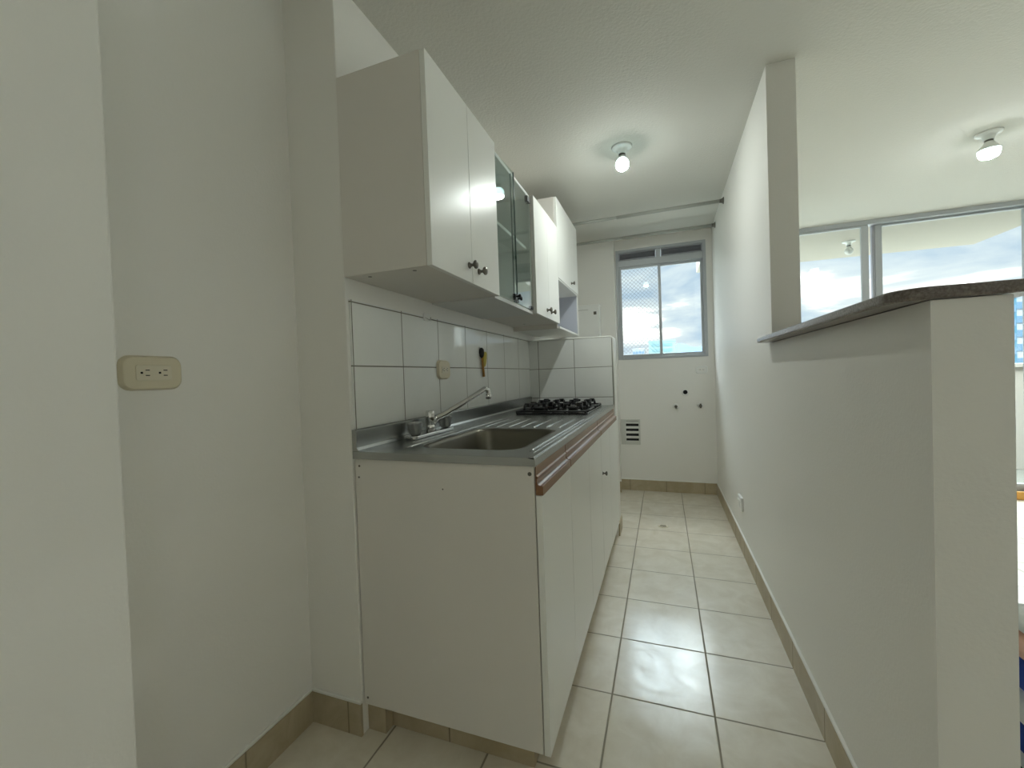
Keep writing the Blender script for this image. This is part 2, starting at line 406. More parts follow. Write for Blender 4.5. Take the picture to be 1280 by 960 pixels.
# safety net behind the left pane
nx0, nx1, nz0, nz1 = WX0+0.03, -0.01, WZ0+0.03, 2.085
b = MB(); sp = 0.036; yn = YB+0.085; c = nx0-(nz1-nz0)
while c < nx1+(nz1-nz0):
    for sgn in (1, -1):
        if sgn == 1: p, q = Vector((c, yn, nz0)), Vector((c+(nz1-nz0), yn, nz1))
        else: p, q = Vector((c+(nz1-nz0), yn+0.002, nz0)), Vector((c, yn+0.002, nz1))
        d = q-p; ts = [0, 1]
        ta, tb = sorted([(nx0-p.x)/d.x, (nx1-p.x)/d.x]); ta = max(0, ta); tb = min(1, tb)
        if tb > ta+0.01: b.tube([p+d*ta, p+d*tb], 0.0011, 4)
    c += sp
tag(b.build('safety_net', M['net']), 'fine diamond mesh safety net stretched behind the left kitchen window pane', 'net')

# ------------------------------------------------------------------ living room sliding door (structure)
door = thing('door_1', (0.53, YD, 0), kind='structure')
b = MB()
b.box(XR2, XE, YD, YD+0.09, 2.302, H).box(XR2, XE, YD+0.005, YD+0.09, 0.0, 0.035)
b.box(XR2, XR2+0.03, YD, YD+0.09, 0.03, 2.302).box(XE-0.03, XE, YD, YD+0.09, 0.03, 2.302)
b.build('door_frame', M['alu'], door, bevel=0.003)
def leaf(x0, x1, y, w=0.05):
    b = MB(); b.box(x0, x0+w, y, y+0.03, 0.036, 2.30).box(x1-w, x1, y, y+0.03, 0.036, 2.30).box(x0+w, x1-w, y, y+0.03, 0.036, 0.11).box(x0+w, x1-w, y, y+0.03, 2.284, 2.30)
    o = b.build('door_leaf', M['alu'], door, bevel=0.003)
    MB().box(x0+w, x1-w, y+0.013, y+0.018, 0.11, 2.284).build('door_pane', M['glass'], o)
leaf(XR2+0.031, 1.685, YD+0.006)
leaf(1.745, 2.74, YD+0.048)
leaf(2.70, 3.45, YD+0.006)
leaf(3.40, XE-0.031, YD+0.048)
MB().box(1.725, 1.744, YD+0.050, YD+0.082, 0.036, 2.30).build('interlock_strip', M['alu_d'], door, bevel=0.002)
struct(MB().box(XR2+0.0, XE, YD-0.03, YD, 0, 0.062).build('trim_2', M['orange'], bevel=0.003))

# ------------------------------------------------------------------ balcony and the building outside
struct(MB().box(0.45, 5.5, YD+0.10, 5.85, -0.15, -0.02).build('floor_balcony', M['balcfloor']))
struct(MB().box(0.60, 5.5, 5.70, 5.82, -0.02, 1.02).box(0.60, 5.5, 5.67, 5.85, 1.02, 1.06).build('wall_parapet', M['balcony'], bevel=0.004))
struct(MB().prism([(0.425, YD+0.12), (3.13, YD+0.12), (3.10, 5.80), (0.425, 5.72)], 2, 2.325, 2.52).build('ceiling_balcony', M['balcony']))
g = struct(MB().box(-3000, 3000, 8, 4200, -46, -45).build('ground', M['ground']))

# ------------------------------------------------------------------ ledge on the divider
led = thing('bar_counter', (0.45, 1.45, 1.208), 'dark brown granite breakfast bar slab lying on the low divider wall', 'bar counter')
x0, x1, y0, y1 = 0.376, 0.578, 0.893, 2.035
poly = []
for cx, cy, r, a0 in ((x0+0.055, y0+0.055, 0.055, 180), (x1-0.03, y0+0.03, 0.03, 270)):
    for k in range(9):
        a = math.radians(a0+90*k/8); poly.append((cx+r*math.cos(a), cy+r*math.sin(a)))
poly += [(x1, YC-0.002), (XR-0.003, YC-0.002), (XR-0.003, y1), (x0+0.02, y1), (x0, y1-0.03)]
MB().prism(poly, 2, 1.2095, 1.231).build('slab', M['granite'], led, bevel=0.005, seg=3)

# ------------------------------------------------------------------ base cabinets
XF = -0.306   # door faces
XB = -0.324   # carcass front
def knob(loc, parent, mtl, s=1.0, name='knob'):
    prof = [(0.011, 0), (0.011, 0.002), (0.006, 0.007), (0.0045, 0.012), (0.007, 0.017), (0.0135, 0.021), (0.0145, 0.025), (0.012, 0.029), (0.004, 0.031)]
    return MB().lathe([(r*s, h*s) for r, h in prof], loc, 'X', 20).build(name, mtl, parent)
def carcass(b, x0, x1, y0, y1, z0, z1, t=0.016, back=True, top=True, za=None, zb=None):
    b.box(x0, x1, y0, y0+t, z0, za or z1).box(x0, x1, y1-t, y1, z0, zb or z1)
    b.box(x0, x1, y0+t, y1-t, z0, z0+t)
    if top: b.box(x0, x1, y0+t, y1-t, z1-t, z1)
    if back: b.box(x0, x0+0.006, y0+t, y1-t, z0+t, z1-t)
RAIL = [(-0.3235, 0.866), (-0.321, 0.866), (-0.321, 0.842), (-0.3165, 0.8385), (-0.3165, 0.835), (-0.319, 0.833), (-0.320, 0.826), (-0.3175, 0.819), (-0.311, 0.8155),
        (-0.3055, 0.816), (-0.3035, 0.8135), (-0.3035, 0.790), (-0.3235, 0.790)]
def base_unit(y0, y1, splits, label, knobs=(), holes=False):
    u = thing('base_cabinet', (XB, (y0+y1)/2, 0.096), label, 'cabinet', 'white base cabinets under the steel worktop')
    b = MB(); carcass(b, XL+0.004, XB-0.002, y0+0.0005, y1-0.0005, 0.096, 0.866, back=False, top=False, za=(0.70 if 1.1 < y0 < 2.0 else None), zb=(0.70 if y1 < 1.6 else None))
    # the partition between the first two units is cut down to clear the sink bowl
    body = b.build('body', M['side'], u, bevel=0.001)
    ys = [y0]+list(splits)+[y1]
    doors = []
    for i in range(len(ys)-1):
        zb = 0.094 if i % 2 == 0 else 0.089
        d = MB().box(XB+0.001, XF, ys[i]+0.0012, ys[i+1]-0.0012, zb, 0.789).build('door', M['lam'], u, bevel=0.0012)
        doors.append(d)
    MB().prism(RAIL, 1, y0+0.0025, y1-0.0025).build('handle_rail', M['wood'], u, bevel=0.0012)['label'] = 'brown wooden grip rail'
    for di, ky, kz in knobs:
        lab(knob((XF, ky, kz), doors[di], M['bronze'], 0.8), 'small dark metal knob')
    if holes:
        for (x, z, r) in ((-0.338, 0.846, 0.0055), (-0.89, 0.845, 0.0035), (-0.893, 0.81, 0.003), (-0.894, 0.118, 0.0035), (-0.60, 0.79, 0.0022)):
            MB().lathe([(r, 0.0006), (r, -0.0006)], (x, y0, z), 'Y', 12).build('screw_hole', M['bronze'], body)
    return u
base_unit(1.036, 1.386, (), 'white base cabinet nearest the camera with its bare side panel showing', holes=True)
base_unit(1.387, 2.115, (1.757,), 'two-door white base cabinet in the middle of the run below the drainboard')
base_unit(2.116, 2.858, (2.465,), 'far two-door white base cabinet beside the tiled partition under the stove', knobs=((0, 2.150, 0.592),))

# ------------------------------------------------------------------ worktop with basin
wt = thing('steel_worktop', (-0.62, 1.95, 0.867), 'long stainless steel kitchen worktop with moulded sink and drainboard', 'worktop')
WX_0, WX_1, WY_0, WY_1 = XL+0.001, -0.3205, 1.031, 2.8545
def basin_ring(inset, z):
    return [(x, y, z) for x, y in rrect(-0.735+inset, -0.405-inset, 1.135+inset, 1.600-inset, max(0.07-inset*0.4, 0.03), 8)]
top = MB()
ZT = 0.89
# top sheet: outer rectangle bridged to the basin mouth by radial quads
inner = basin_ring(-0.012, ZT)
cx, cy = -0.57, 1.37
def to_rect(x, y):
    dx, dy = x-cx, y-cy
    ts = []
    if dx > 0: ts.append((WX_1-cx)/dx)
    if dx < 0: ts.append((WX_0-cx)/dx)
    if dy > 0: ts.append((1.70-cy)/dy)
    if dy < 0: ts.append((WY_0-cy)/dy)
    t = min(ts); return (cx+dx*t, cy+dy*t, ZT)
outer = [to_rect(x, y) for x, y, z in inner]
n = len(inner)
corner = {}
vs = inner+outer
fs = []
def side(p):
    if abs(p[0]-WX_1) < 1e-6: return 'r'
    if abs(p[0]-WX_0) < 1e-6: return 'l'
    if abs(p[1]-1.70) < 1e-6: return 'f'
    return 'n'
cp = {frozenset('rf'): (WX_1, 1.70, ZT), frozenset('lf'): (WX_0, 1.70, ZT), frozenset('ln'): (WX_0, WY_0, ZT), frozenset('rn'): (WX_1, WY_0, ZT)}
for i in range(n):
    j = (i+1) % n
    sa, sb = side(outer[i]), side(outer[j])
    if sa == sb: fs.append((i, j, j+n, i+n))
    else:
        vs.append(cp[frozenset(sa+sb)]); fs.append((i, j, j+n, len(vs)-1, i+n))
top.add(vs, fs)
top.box(WX_0, WX_1, 1.70, WY_1, ZT-0.003, ZT)
# rolled front edge and skirts
top.prism([(WX_1-0.02, ZT-0.002), (WX_1-0.012, ZT+0.0025), (WX_1-0.004, ZT+0.0025), (WX_1, ZT-0.003), (WX_1, 0.867), (WX_1-0.003, 0.867), (WX_1-0.003, ZT-0.004)], 1, WY_0, WY_1)
top.box(WX_0, WX_1-0.003, WY_0, WY_0+0.003, 0.867, ZT-0.0002)
# pressed ridges: one behind the basin, two near the front, and the splayed drainboard ribs
def ridge(xa, ya, xb, yb, r=0.0045, z=ZT-0.001):
    top.tube([(xa, ya, z-0.003), (xa+(xb-xa)*0.04, ya+(yb-ya)*0.04, z), (xa+(xb-xa)*0.96, ya+(yb-ya)*0.96, z), (xb, yb, z-0.003)], r, 8)
ridge(-0.775, 1.12, -0.775, 1.98, 0.005); ridge(-0.362, 1.12, -0.362, 1.98, 0.005)
ridge(-0.345, 1.06, -0.345, 2.80, 0.003)
for k in range(7):
    x = -0.735+k*0.055; ridge(x, 1.645, x, 1.96, 0.0045)
top.build('top_sheet', M['steel'], wt)
# basin bowl
b = MB(); rings = [basin_ring(-0.012, ZT), basin_ring(-0.006, ZT-0.0005), basin_ring(0.0, ZT-0.002), basin_ring(0.004, ZT-0.012), basin_ring(0.012, ZT-0.12), basin_ring(0.022, ZT-0.145), basin_ring(0.045, ZT-0.158)]
vs = [p for r in rings for p in r]; fs = []
for k in range(len(rings)-1):
    for i in range(n): fs.append((k*n+i, k*n+(i+1) % n, (k+1)*n+(i+1) % n, (k+1)*n+i))
b.add(vs, fs, True); b.add(rings[-1], [tuple(range(n))])
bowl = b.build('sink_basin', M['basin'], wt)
MB().lathe([(0.040, 0.0), (0.040, 0.003), (0.030, 0.004), (0.026, 0.001), (0.005, 0.001)], (-0.57, 1.37, ZT-0.158), 'Z', 24).build('drain', M['chrome'], bowl)
# upstand along the wall
MB().prism([(WX_0, ZT), (WX_0, 0.957), (WX_0+0.014, 0.957), (WX_0+0.017, 0.954), (WX_0+0.017, ZT+0.012), (WX_0+0.022, ZT+0.004), (WX_0+0.032, ZT)], 1, WY_0, WY_1).build('upstand', M['steel'], wt, bevel=0.001)

# ------------------------------------------------------------------ faucet
fc = thing('faucet', (-0.857, 1.405, ZT), 'chrome two-handle kitchen faucet with a long raised spout behind the sink', 'faucet')
MB().prism(rrect(-0.882, -0.832, 1.262, 1.560, 0.018), 2, ZT+0.001, ZT+0.013).build('base_plate', M['chrome'], fc, bevel=0.003)
MB().lathe([(0.017, 0.013), (0.017, 0.035), (0.0155, 0.037), (0.0155, 0.042), (0.0175, 0.044), (0.0175, 0.090), (0.015, 0.094), (0.004, 0.095)], (-0.857, 1.405, ZT), 'Z', 24).build('column', M['chrome'], fc)
P0 = Vector((-0.852, 1.412, ZT+0.045)); P1 = Vector((-0.700, 1.585, 1.058))
path = [P0, P0+Vector((0.012, 0.014, 0.020)), P0.lerp(P1, 0.22)+Vector((0, 0, 0.004)), P0.lerp(P1, 0.6), P0.lerp(P1, 0.93), P1, P1+Vector((0.008, 0.009, -0.006)), P1+Vector((0.010, 0.011, -0.020)), P1+Vector((0.010, 0.011, -0.026))]
sp_ = MB().tube(path, [0.013, 0.013, 0.012, 0.0105, 0.0105, 0.0105, 0.0105, 0.010, 0.010], 16).build('spout', M['chrome'], fc)
MB().lathe([(0.0125, 0), (0.0125, -0.016), (0.0105, -0.018), (0.0105, -0.022)], P1+Vector((0.010, 0.011, -0.022)), 'Z', 20).build('aerator', M['chrome'], sp_)
for ky in (1.298, 1.520):
    b = MB(); o = Vector((-0.857, ky, ZT)); seg = 32; prof = [(0.014, 0.014), (0.021, 0.020), (0.026, 0.040), (0.027, 0.056), (0.021, 0.061), (0.006, 0.062)]
    vs = []; fs = []
    for r, h in prof:
        for k in range(seg):
            rr = r*(1+(0.07 if (k//2) % 2 else -0.05)); t = 2*PI*k/seg; vs.append(o+Vector((rr*math.cos(t), rr*math.sin(t), h)))
    for i in range(len(prof)-1):
        for k in range(seg): fs.append((i*seg+k, i*seg+(k+1) % seg, (i+1)*seg+(k+1) % seg, (i+1)*seg+k))
    fs += [tuple(reversed(range(seg))), tuple((len(prof)-1)*seg+k for k in range(seg))]
    hd = b.add(vs, fs).build('tap_handle', M['acrylic'], fc); lab(hd, 'faceted clear acrylic tap handle')
    MB().lathe([(0.010, 0.012), (0.010, 0.050), (0.004, 0.052)], o, 'Z', 16).build('stem', M['chrome'], hd)

# ------------------------------------------------------------------ stove
st = thing('gas_stove', (-0.60, 2.41, ZT), 'black four-burner gas hob set into the far end of the steel worktop', 'stove')
MB().prism(rrect(-0.795, -0.385, 2.20, 2.78, 0.03), 2, ZT+0.0005, ZT+0.008).build('hob_plate', M['enamel'], st, bevel=0.003)
for bx, by, r in ((-0.690, 2.345, 0.040), (-0.490, 2.345, 0.032), (-0.690, 2.635, 0.032), (-0.490, 2.635, 0.042)):
    bu = MB().lathe([(r+0.022, 0.008), (r+0.022, 0.011), (r+0.008, 0.013), (r+0.004, 0.010), (0.01, 0.010)], (bx, by, ZT), 'Z', 28).build('burner_ring', M['chrome'], st)
    MB().lathe([(r-0.004, 0.010), (r-0.004, 0.022), (r+0.003, 0.023), (r+0.003, 0.029), (r-0.006, 0.032), (0.005, 0.032)], (bx, by, ZT), 'Z', 28).build('burner_cap', M['iron'], bu)
for gy in (2.345, 2.635):
    b = MB(); z = ZT+0.048
    b2 = [(-0.785, gy-0.135), (-0.395, gy-0.135), (-0.395, gy+0.135), (-0.785, gy+0.135)]
    zl = ZT+0.016
    for i in range(4):
        p, q = b2[i], b2[(i+1) % 4]
        b.tube([(p[0], p[1], zl), (q[0], q[1], zl)], 0.0055, 8)
        b.tube([(p[0], p[1], ZT+0.009), (p[0], p[1], zl)], 0.006, 8)
    b.tube([(-0.590, gy-0.135, zl), (-0.590, gy+0.135, zl)], 0.005, 8)
    for bx in (-0.690, -0.490):
        for k in range(4):
            a = PI/4+k*PI/2; dx, dy = math.cos(a), math.sin(a)
            ox, oy = bx+dx*0.095, gy+dy*0.120
            ix, iy = bx+dx*0.028, gy+dy*0.028
            mx_, my_ = bx+dx*0.075, gy+dy*0.085
            b.tube([(ox, oy, zl), (ox-dx*0.006, oy-dy*0.006, z-0.004), (mx_, my_, z), (ix, iy, z)], 0.0072, 8)
            b.box(mx_-0.014, mx_+0.014, my_-0.014, my_+0.014, z-0.012, z+0.009)
    b.build('grate', M['iron'], st)

# ------------------------------------------------------------------ wall cabinets
XU = -0.6005; XUB = -0.6175
ZB, ZU = 1.427, 2.030
def wall_unit(y0, y1, split, label, knobs, z1=ZU, holes=()):
    u = thing('wall_cabinet', (XL, (y0+y1)/2, ZB), label, 'cabinet', 'white wall cabinets above the worktop')
    b = MB(); carcass(b, XL+0.0005, XUB-0.001, y0+0.0004, y1-0.0004, ZB, z1)
    body = b.build('body', M['side'], u, bevel=0.001)
    ys = [y0, split, y1]; ds = []
    for i in range(2):
        ds.append(MB().box(XUB, XU, ys[i]+(0.001 if i else 0.0), ys[i+1]-0.001, ZB-0.001, z1-0.002).build('door', M['lam'], u, bevel=0.0012))
    for di, ky, kz in knobs: lab(knob((XU, ky, kz), ds[di], M['bronze']), 'dark pewter knob')
    for x, y in holes: MB().lathe([(0.006, 0), (0.006, -0.0008)], (x, y, ZB), 'Z', 14).build('screw_cap', M['bronze'], body)
    return u
wall_unit(1.027, 1.540, 1.292, 'largest-looking wall cabinet with two white doors, nearest the camera', ((0, 1.268, 1.482), (1, 1.345, 1.478)), holes=((-0.84, 1.060), (-0.68, 1.060)))
wall_unit(2.056, 2.560, 2.308, 'white two-door wall cabinet between the glass-fronted one and the tall end one', ((0, 2.262, 1.470), (1, 2.352, 1.470)), holes=((-0.80, 2.45),))
# glass-fronted unit, its front set back a little
gu = thing('glass_wall_cabinet', (XL, 1.80, ZB), 'white wall cabinet with two glass doors and a middle shelf', 'cabinet', )
XG = -0.622
b = MB(); carcass(b, XL+0.0005, XG, 1.5405, 2.0555, ZB-0.006, ZU-0.002); b.build('body', M['inner'], gu, bevel=0.001)
MB().box(XL+0.007, XG-0.02, 1.5565, 2.0395, 1.752, 1.766).build('shelf', M['inner'], gu, bevel=0.001)
gd = []
for i, (a, c) in enumerate(((1.5412, 1.7585), (1.7615, 2.0385))):
    d = MB().box(XG+0.002, XG+0.007, a, c, ZB+0.012, ZU-0.020).build('glass_door', M['glass_g'], gu); gd.append(d)
    ye = c if i == 0 else a
    lab(MB().box(XG+0.0015, XG+0.0075, ye-0.0012, ye+0.0012, ZB+0.012, ZU-0.020).build('glass_edge', M['glass_e'], d), 'dark green polished glass edge')
# the near glass door stands ajar by about four degrees on its near hinge
_hx, _hy, _a = XG+0.002, 1.5412, math.radians(-4.0)
AJAR = Matrix.Translation((_hx, _hy, 0)) @ Matrix.Rotation(_a, 4, 'Z') @ Matrix.Translation((-_hx, -_hy, 0))
gd[0].matrix_basis = AJAR
MB().box(XG-0.008, XG+0.010, 1.998, 2.036, ZU-0.052, ZU-0.022).build('hinge', M['black'], gd[1], bevel=0.002)
MB().box(XG-0.008, XG+0.010, 2.005, 2.036, ZB+0.014, ZB+0.030).build('hinge', M['black'], gd[1], bevel=0.002)
for i, ky in ((0, 1.735), (1, 1.792)):
    b = MB(); b.box(XG-0.002, XG+0.011, ky-0.012, ky+0.012, ZB+0.013, ZB+0.040)
    b.lathe([(0.004, 0.002), (0.004, 0.014), (0.009, 0.016), (0.009, 0.022), (0.003, 0.024)], (XG+0.008, ky, ZB+0.030), 'X', 14)
    ck = b.build('clip_knob', M['black'], gd[i]); lab(ck, 'black clip-on glass door knob')
    if i == 0: ck.matrix_basis = AJAR
# tall end unit with an open niche below
tu = thing('tall_wall_cabinet', (XL, 2.88, 1.40), 'tall white end wall cabinet with one flap door above an open niche', 'cabinet')
ya, yb, zt = 2.5605, 3.205, 2.222
b = MB(); b.box(XL+0.0005, XUB-0.001, ya, ya+0.016, 1.399, zt).box(XL+0.0005, XUB-0.001, yb-0.016, yb, 1.722, zt).box(XL+0.0005, XUB-0.001, ya+0.016, yb-0.016, zt-0.016, zt)
b.box(XL+0.0005, XL+0.0065, ya+0.016, yb-0.016, 1.74, zt-0.016)
b.build('body', M['side'], tu, bevel=0.001)
d = MB().box(XUB, XU, ya+0.001, yb-0.001, 1.716, zt-0.002).build('door', M['lam'], tu, bevel=0.0012)
lab(knob((XU, 2.955, 1.757), d, M['bronze'], 0.9), 'dark pewter knob')
b = MB(); b.box(XL+0.0065, XU-0.004, ya+0.0165, yb, 1.399, 1.413).box(XL+0.0065, XU-0.004, ya+0.0165, yb, 1.706, 1.7155).box(XL+0.0065, XU-0.004, yb-0.012, yb, 1.413, 1.706)
b.build('niche_frame', M['lam'], tu, bevel=0.001)
MB().box(XL+0.0065, XL+0.0125, ya+0.0165, yb-0.012, 1.413, 1.706).box(XL+0.0125, XU-0.012, ya+0.0168, ya+0.0188, 1.413, 1.706).box(XL+0.0125, XU-0.012, yb-0.0145, yb-0.0122, 1.413, 1.706).build('niche_lining', M['niche'], tu)

# ------------------------------------------------------------------ ceiling lamps
def bulb_lamp(x, y, led, label):
    u = thing('ceiling_lamp', (x, y, H), label, 'lamp', 'bare bulb ceiling lamps')
    MB().lathe([(0.055, 0), (0.055, -0.004), (0.050, -0.009), (0.040, -0.012), (0.030, -0.016), (0.024, -0.026), (0.022, -0.040), (0.004, -0.040)], (x, y, H), 'Z', 32).build('lamp_base', M['ceramic'], u, bevel=0)
    MB().lathe([(0.0185, -0.040), (0.0175, -0.047), (0.0185, -0.049)], (x, y, H), 'Z', 24).build('socket', M['bronze'], u)
    if led:
        MB().lathe([(0.017, -0.047), (0.022, -0.058), (0.036, -0.074), (0.045, -0.086), (0.046, -0.094)], (x, y, H), 'Z', 32).build('bulb_collar', M['wplastic'], u)
        MB().lathe([(0.0455, -0.0942), (0.0450, -0.106), (0.041, -0.119)], (x, y, H), 'Z', 32, open_start=True).build('bulb_side', M['shoulder'], u)
        MB().lathe([(0.041, -0.1191), (0.034, -0.131), (0.020, -0.137), (0.004, -0.139)], (x, y, H), 'Z', 32, open_start=True).build('bulb', M['bulb_l'], u)
    else:
        MB().lathe([(0.0155, -0.047), (0.018, -0.058), (0.024, -0.066)], (x, y, H), 'Z', 24).build('bulb_collar', M['wplastic'], u)
        prof = []
        for k in range(9):
            a = math.radians(40+k*10); prof.append((0.036*math.sin(a), -0.0942+0.036*math.cos(a)))
        MB().lathe(prof, (x, y, H), 'Z', 32).build('bulb_shoulder', M['shoulder'], u)
        prof = []
        for k in range(13):
            a = math.radians(120+k*(178-120)/12); prof.append((max(0.036*math.sin(a), 0.001), -0.0942+0.036*math.cos(a)))
        MB().lathe(prof, (x, y, H), 'Z', 32, open_start=True).build('bulb', M['bulb'], u)
    return u
bulb_lamp(-0.180, 2.375, False, 'small round bare bulb on the kitchen ceiling in front of the rods')
bulb_lamp(1.70, 3.05, True, 'bigger bare LED bulb on the living room ceiling at the right')
bulb_lamp(0.9, -1.0, True, 'added fill bulb on the ceiling behind the viewpoint, out of view')  # unseen lamp added as fill for the near side
bl = bulb_lamp(1.76, 5.04, False, 'small unlit ceiling lamp on the balcony ceiling beyond the sliding door')
bl['group'] = 'bare bulb ceiling lamps'
for ch in bpy.data.objects:
    if ch.parent == bl and ch.name.startswith('bulb'): ch.data.materials[0] = M['ceramic']
bl.location.z = 2.325

# ------------------------------------------------------------------ rods near the kitchen ceiling
def rod(y, z, label):
    u = thing('hanging_rod', (0, y, z), label, 'rod', 'metal rods under the kitchen ceiling')
    MB().tube([(XL+0.006, y, z), (-0.25, y, z)], 0.011, 14).build('rod_tube', M['rod'], u)
    lab(MB().tube([(-0.30, y, z), (XR-0.006, y, z)], 0.0125, 14).build('outer_tube', M['rod'], u), 'slightly thicker telescoping tube')
    for x, s in ((XL, 1), (XR, -1)):
        MB().lathe([(0.024, 0), (0.024, s*0.003), (0.017, s*0.008), (0.013, s*0.020), (0.0135, s*0.026)], (x, y, z), 'X', 20).build('end_flange', M['bronze'], u)
rod(3.246, 2.276, 'nearer of the two grey metal rods under the kitchen ceiling')
rod(3.743, 2.272, 'farther grey metal rod, just in front of the kitchen window')

# ------------------------------------------------------------------ outlets and switches
def outlet(axis, centre, w, h, horiz, label, m1='ivory', m2='ivory2', t=0.012, slots=True, frame=0.5):
    """plate on a wall: axis 'X+' faces +x, 'X-' faces -x, 'Y-' faces -y; w along the wall, h up"""
    c = Vector(centre)
    u = thing('wall_outlet', c, label, 'outlet')
    def P(a, b, d):   # a along wall, b up, d out of the wall
        if axis == 'X+': return (c.x+d, c.y+a, c.z+b)
        if axis == 'X-': return (c.x-d, c.y-a, c.z+b)
        return (c.x+a, c.y-d, c.z+b)
    def slab(w_, h_, r, d0, d1, name, m, par, taper=0.0):
        lo = rrect(-w_/2, w_/2, -h_/2, h_/2, r, 5); hi = [(x*(1-taper), y*(1-taper)) for x, y in lo]; n_ = len(lo)
        b = MB(); b.add([P(x, y, d0) for x, y in lo]+[P(x, y, d1) for x, y in hi],
              [(i, (i+1) % n_, (i+1) % n_+n_, i+n_) for i in range(n_)]+[tuple(reversed(range(n_))), tuple(range(n_, 2*n_))])
        return b.build(name, m, par, bevel=0.0015)
    pl = slab(w, h, min(w, h)*0.28, 0, t, 'cover_plate', M[m1], u, 0.10)
    iw, ih = (0.070, 0.034) if horiz else (0.036, 0.064)
    iw *= frame*2*w/0.125 if horiz else 1; ih *= frame*2*w/0.125 if horiz else 1
    ins = slab(iw, ih, 0.004, t+0.0002, t+0.0025, 'socket_insert', M[m2], u)
    b = MB(); d0, d1 = t+0.0020, t+0.0030
    k = iw/0.070 if horiz else 1.0
    def rect(a0, a1, b0, b1):
        vs = [P(a, b_, d) for d in (d0, d1) for b_ in (b0, b1) for a in (a0, a1)]
        b.add(vs, [(0, 2, 3, 1), (4, 5, 7, 6), (0, 1, 5, 4), (2, 6, 7, 3), (0, 4, 6, 2), (1, 3, 7, 5)])
    if slots:
        for s in (-1, 1):
            o = s*0.0175*k
            rect(o+0.000, o+0.008*k, 0.0048*k, 0.0068*k); rect(o+0.000, o+0.008*k, -0.0068*k, -0.0048*k)
            rect(o-0.0095*k, o-0.0050*k, -0.0022*k, 0.0022*k)
        b.build('socket_slots', M['hole'], ins)
    return u
outlet('X+', (XO, 0.616, 1.142), 0.128, 0.080, True, 'ivory double outlet on the plain wall at the left')
outlet('X+', (XL+0.006, 1.600, 1.145), 0.105, 0.083, True, 'ivory double outlet on the white tiles above the sink')
outlet('Y-', (0.320, YB, 1.108), 0.100, 0.070, True, 'flat white outlet below the kitchen window at the corner', 'wplastic', 'paint', t=0.004)
sw = thing('wall_switch', (XR, 2.815, 0.297), 'small white box low on the long right wall', 'junction box')
MB().box(XR-0.016, XR, 2.76, 2.87, 0.255, 0.335).build('box', M['wplastic'], sw, bevel=0.004)
MB().box(XR-0.019, XR-0.0158, 2.785, 2.845, 0.275, 0.315).build('cover', M['bead'], sw, bevel=0.001)

# water and drain points on the window wall
def stub(x, z, label, vert):
    u = thing('water_valve', (x, YB, z), label, 'valve', 'laundry pipe outlets on the window wall')
    MB().lathe([(0.024, 0), (0.024, -0.003), (0.012, -0.006)], (x, YB, z), 'Y', 20).build('escutcheon', M['wplastic'], u)
    MB().lathe([(0.010, -0.004), (0.010, -0.030), (0.013, -0.031), (0.013, -0.045), (0.008, -0.046)], (x, YB, z), 'Y', 16).build('pipe', M['bronze'], u)
    if vert: MB().box(x-0.007, x+0.007, YB-0.052, YB-0.030, z-0.02, z+0.02).build('lever', M['bronze'], u, bevel=0.002)
stub(0.099, 0.786, 'dark capped pipe stub under the window, leftmost of the three', False)
stub(0.300, 0.790, 'dark valve with upright lever under the window, rightmost of the three', True)
u = thing('drain_outlet', (0.181, YB, 0.905), 'black drain hole with a white collar below the kitchen window', 'drain')
MB().lathe([(0.030, 0), (0.030, -0.004), (0.024, -0.006)], (0.181, YB, 0.905), 'Y', 24).build('collar', M['wplastic'], u)
MB().lathe([(0.019, -0.0055), (0.019, -0.012), (0.014, -0.013)], (0.181, YB, 0.912), 'Y', 20).build('rubber_seal', M['hole'], u)

# vent grille on the window wall
v = thing('vent_grille', (-0.30, YB, 0.55), 'small louvred vent grille low on the window wall', 'vent')
gx0, gx1, gz0, gz1 = -0.388, -0.215, 0.43, 0.667
b = MB(); b.box(gx0, gx0+0.045, YB-0.012, YB, gz0, gz1).box(gx1-0.014, gx1, YB-0.012, YB, gz0, gz1).box(gx0+0.045, gx1-0.014, YB-0.012, YB, gz0, gz0+0.036).box(gx0+0.045, gx1-0.014, YB-0.012, YB, gz1-0.016, gz1)
b.build('frame', M['grille'], v, bevel=0.002)
MB().box(gx0+0.045, gx1-0.014, YB-0.002, YB-0.0005, gz0+0.036, gz1-0.016).build('opening', M['hole'], v)
for k in range(4):
    z = gz0+0.040+k*0.046
    MB().prism([(YB-0.010, z+0.018), (YB-0.008, z+0.022), (YB-0.003, z+0.040), (YB-0.004, z+0.036)], 0, gx0+0.045, gx1-0.014).build('slat', M['grille'], v)

# water heater on the pilaster
hx0, hx1, hz0, hz1, hy = -0.86, -0.527, 1.14, 1.734, 3.80
wh = thing('water_heater', (-0.69, 3.93, hz0), 'white box water heater on the far wall behind the tiled partition', 'water heater')
MB().box(hx0, hx1, hy, 3.9295, hz0, hz1).build('casing', M['wplastic'], wh, bevel=0.006)
MB().box(-0.578, -0.552, hy-0.003, hy+0.001, 1.640, 1.668).build('display', M['bronze'], wh, bevel=0.001)
b = MB()
for z in (1.685, 1.30, 1.42): MB().box(-0.80, -0.625, hy-0.0015, hy+0.001, z, z+0.006).build('vent_slot', M['edge'], wh)

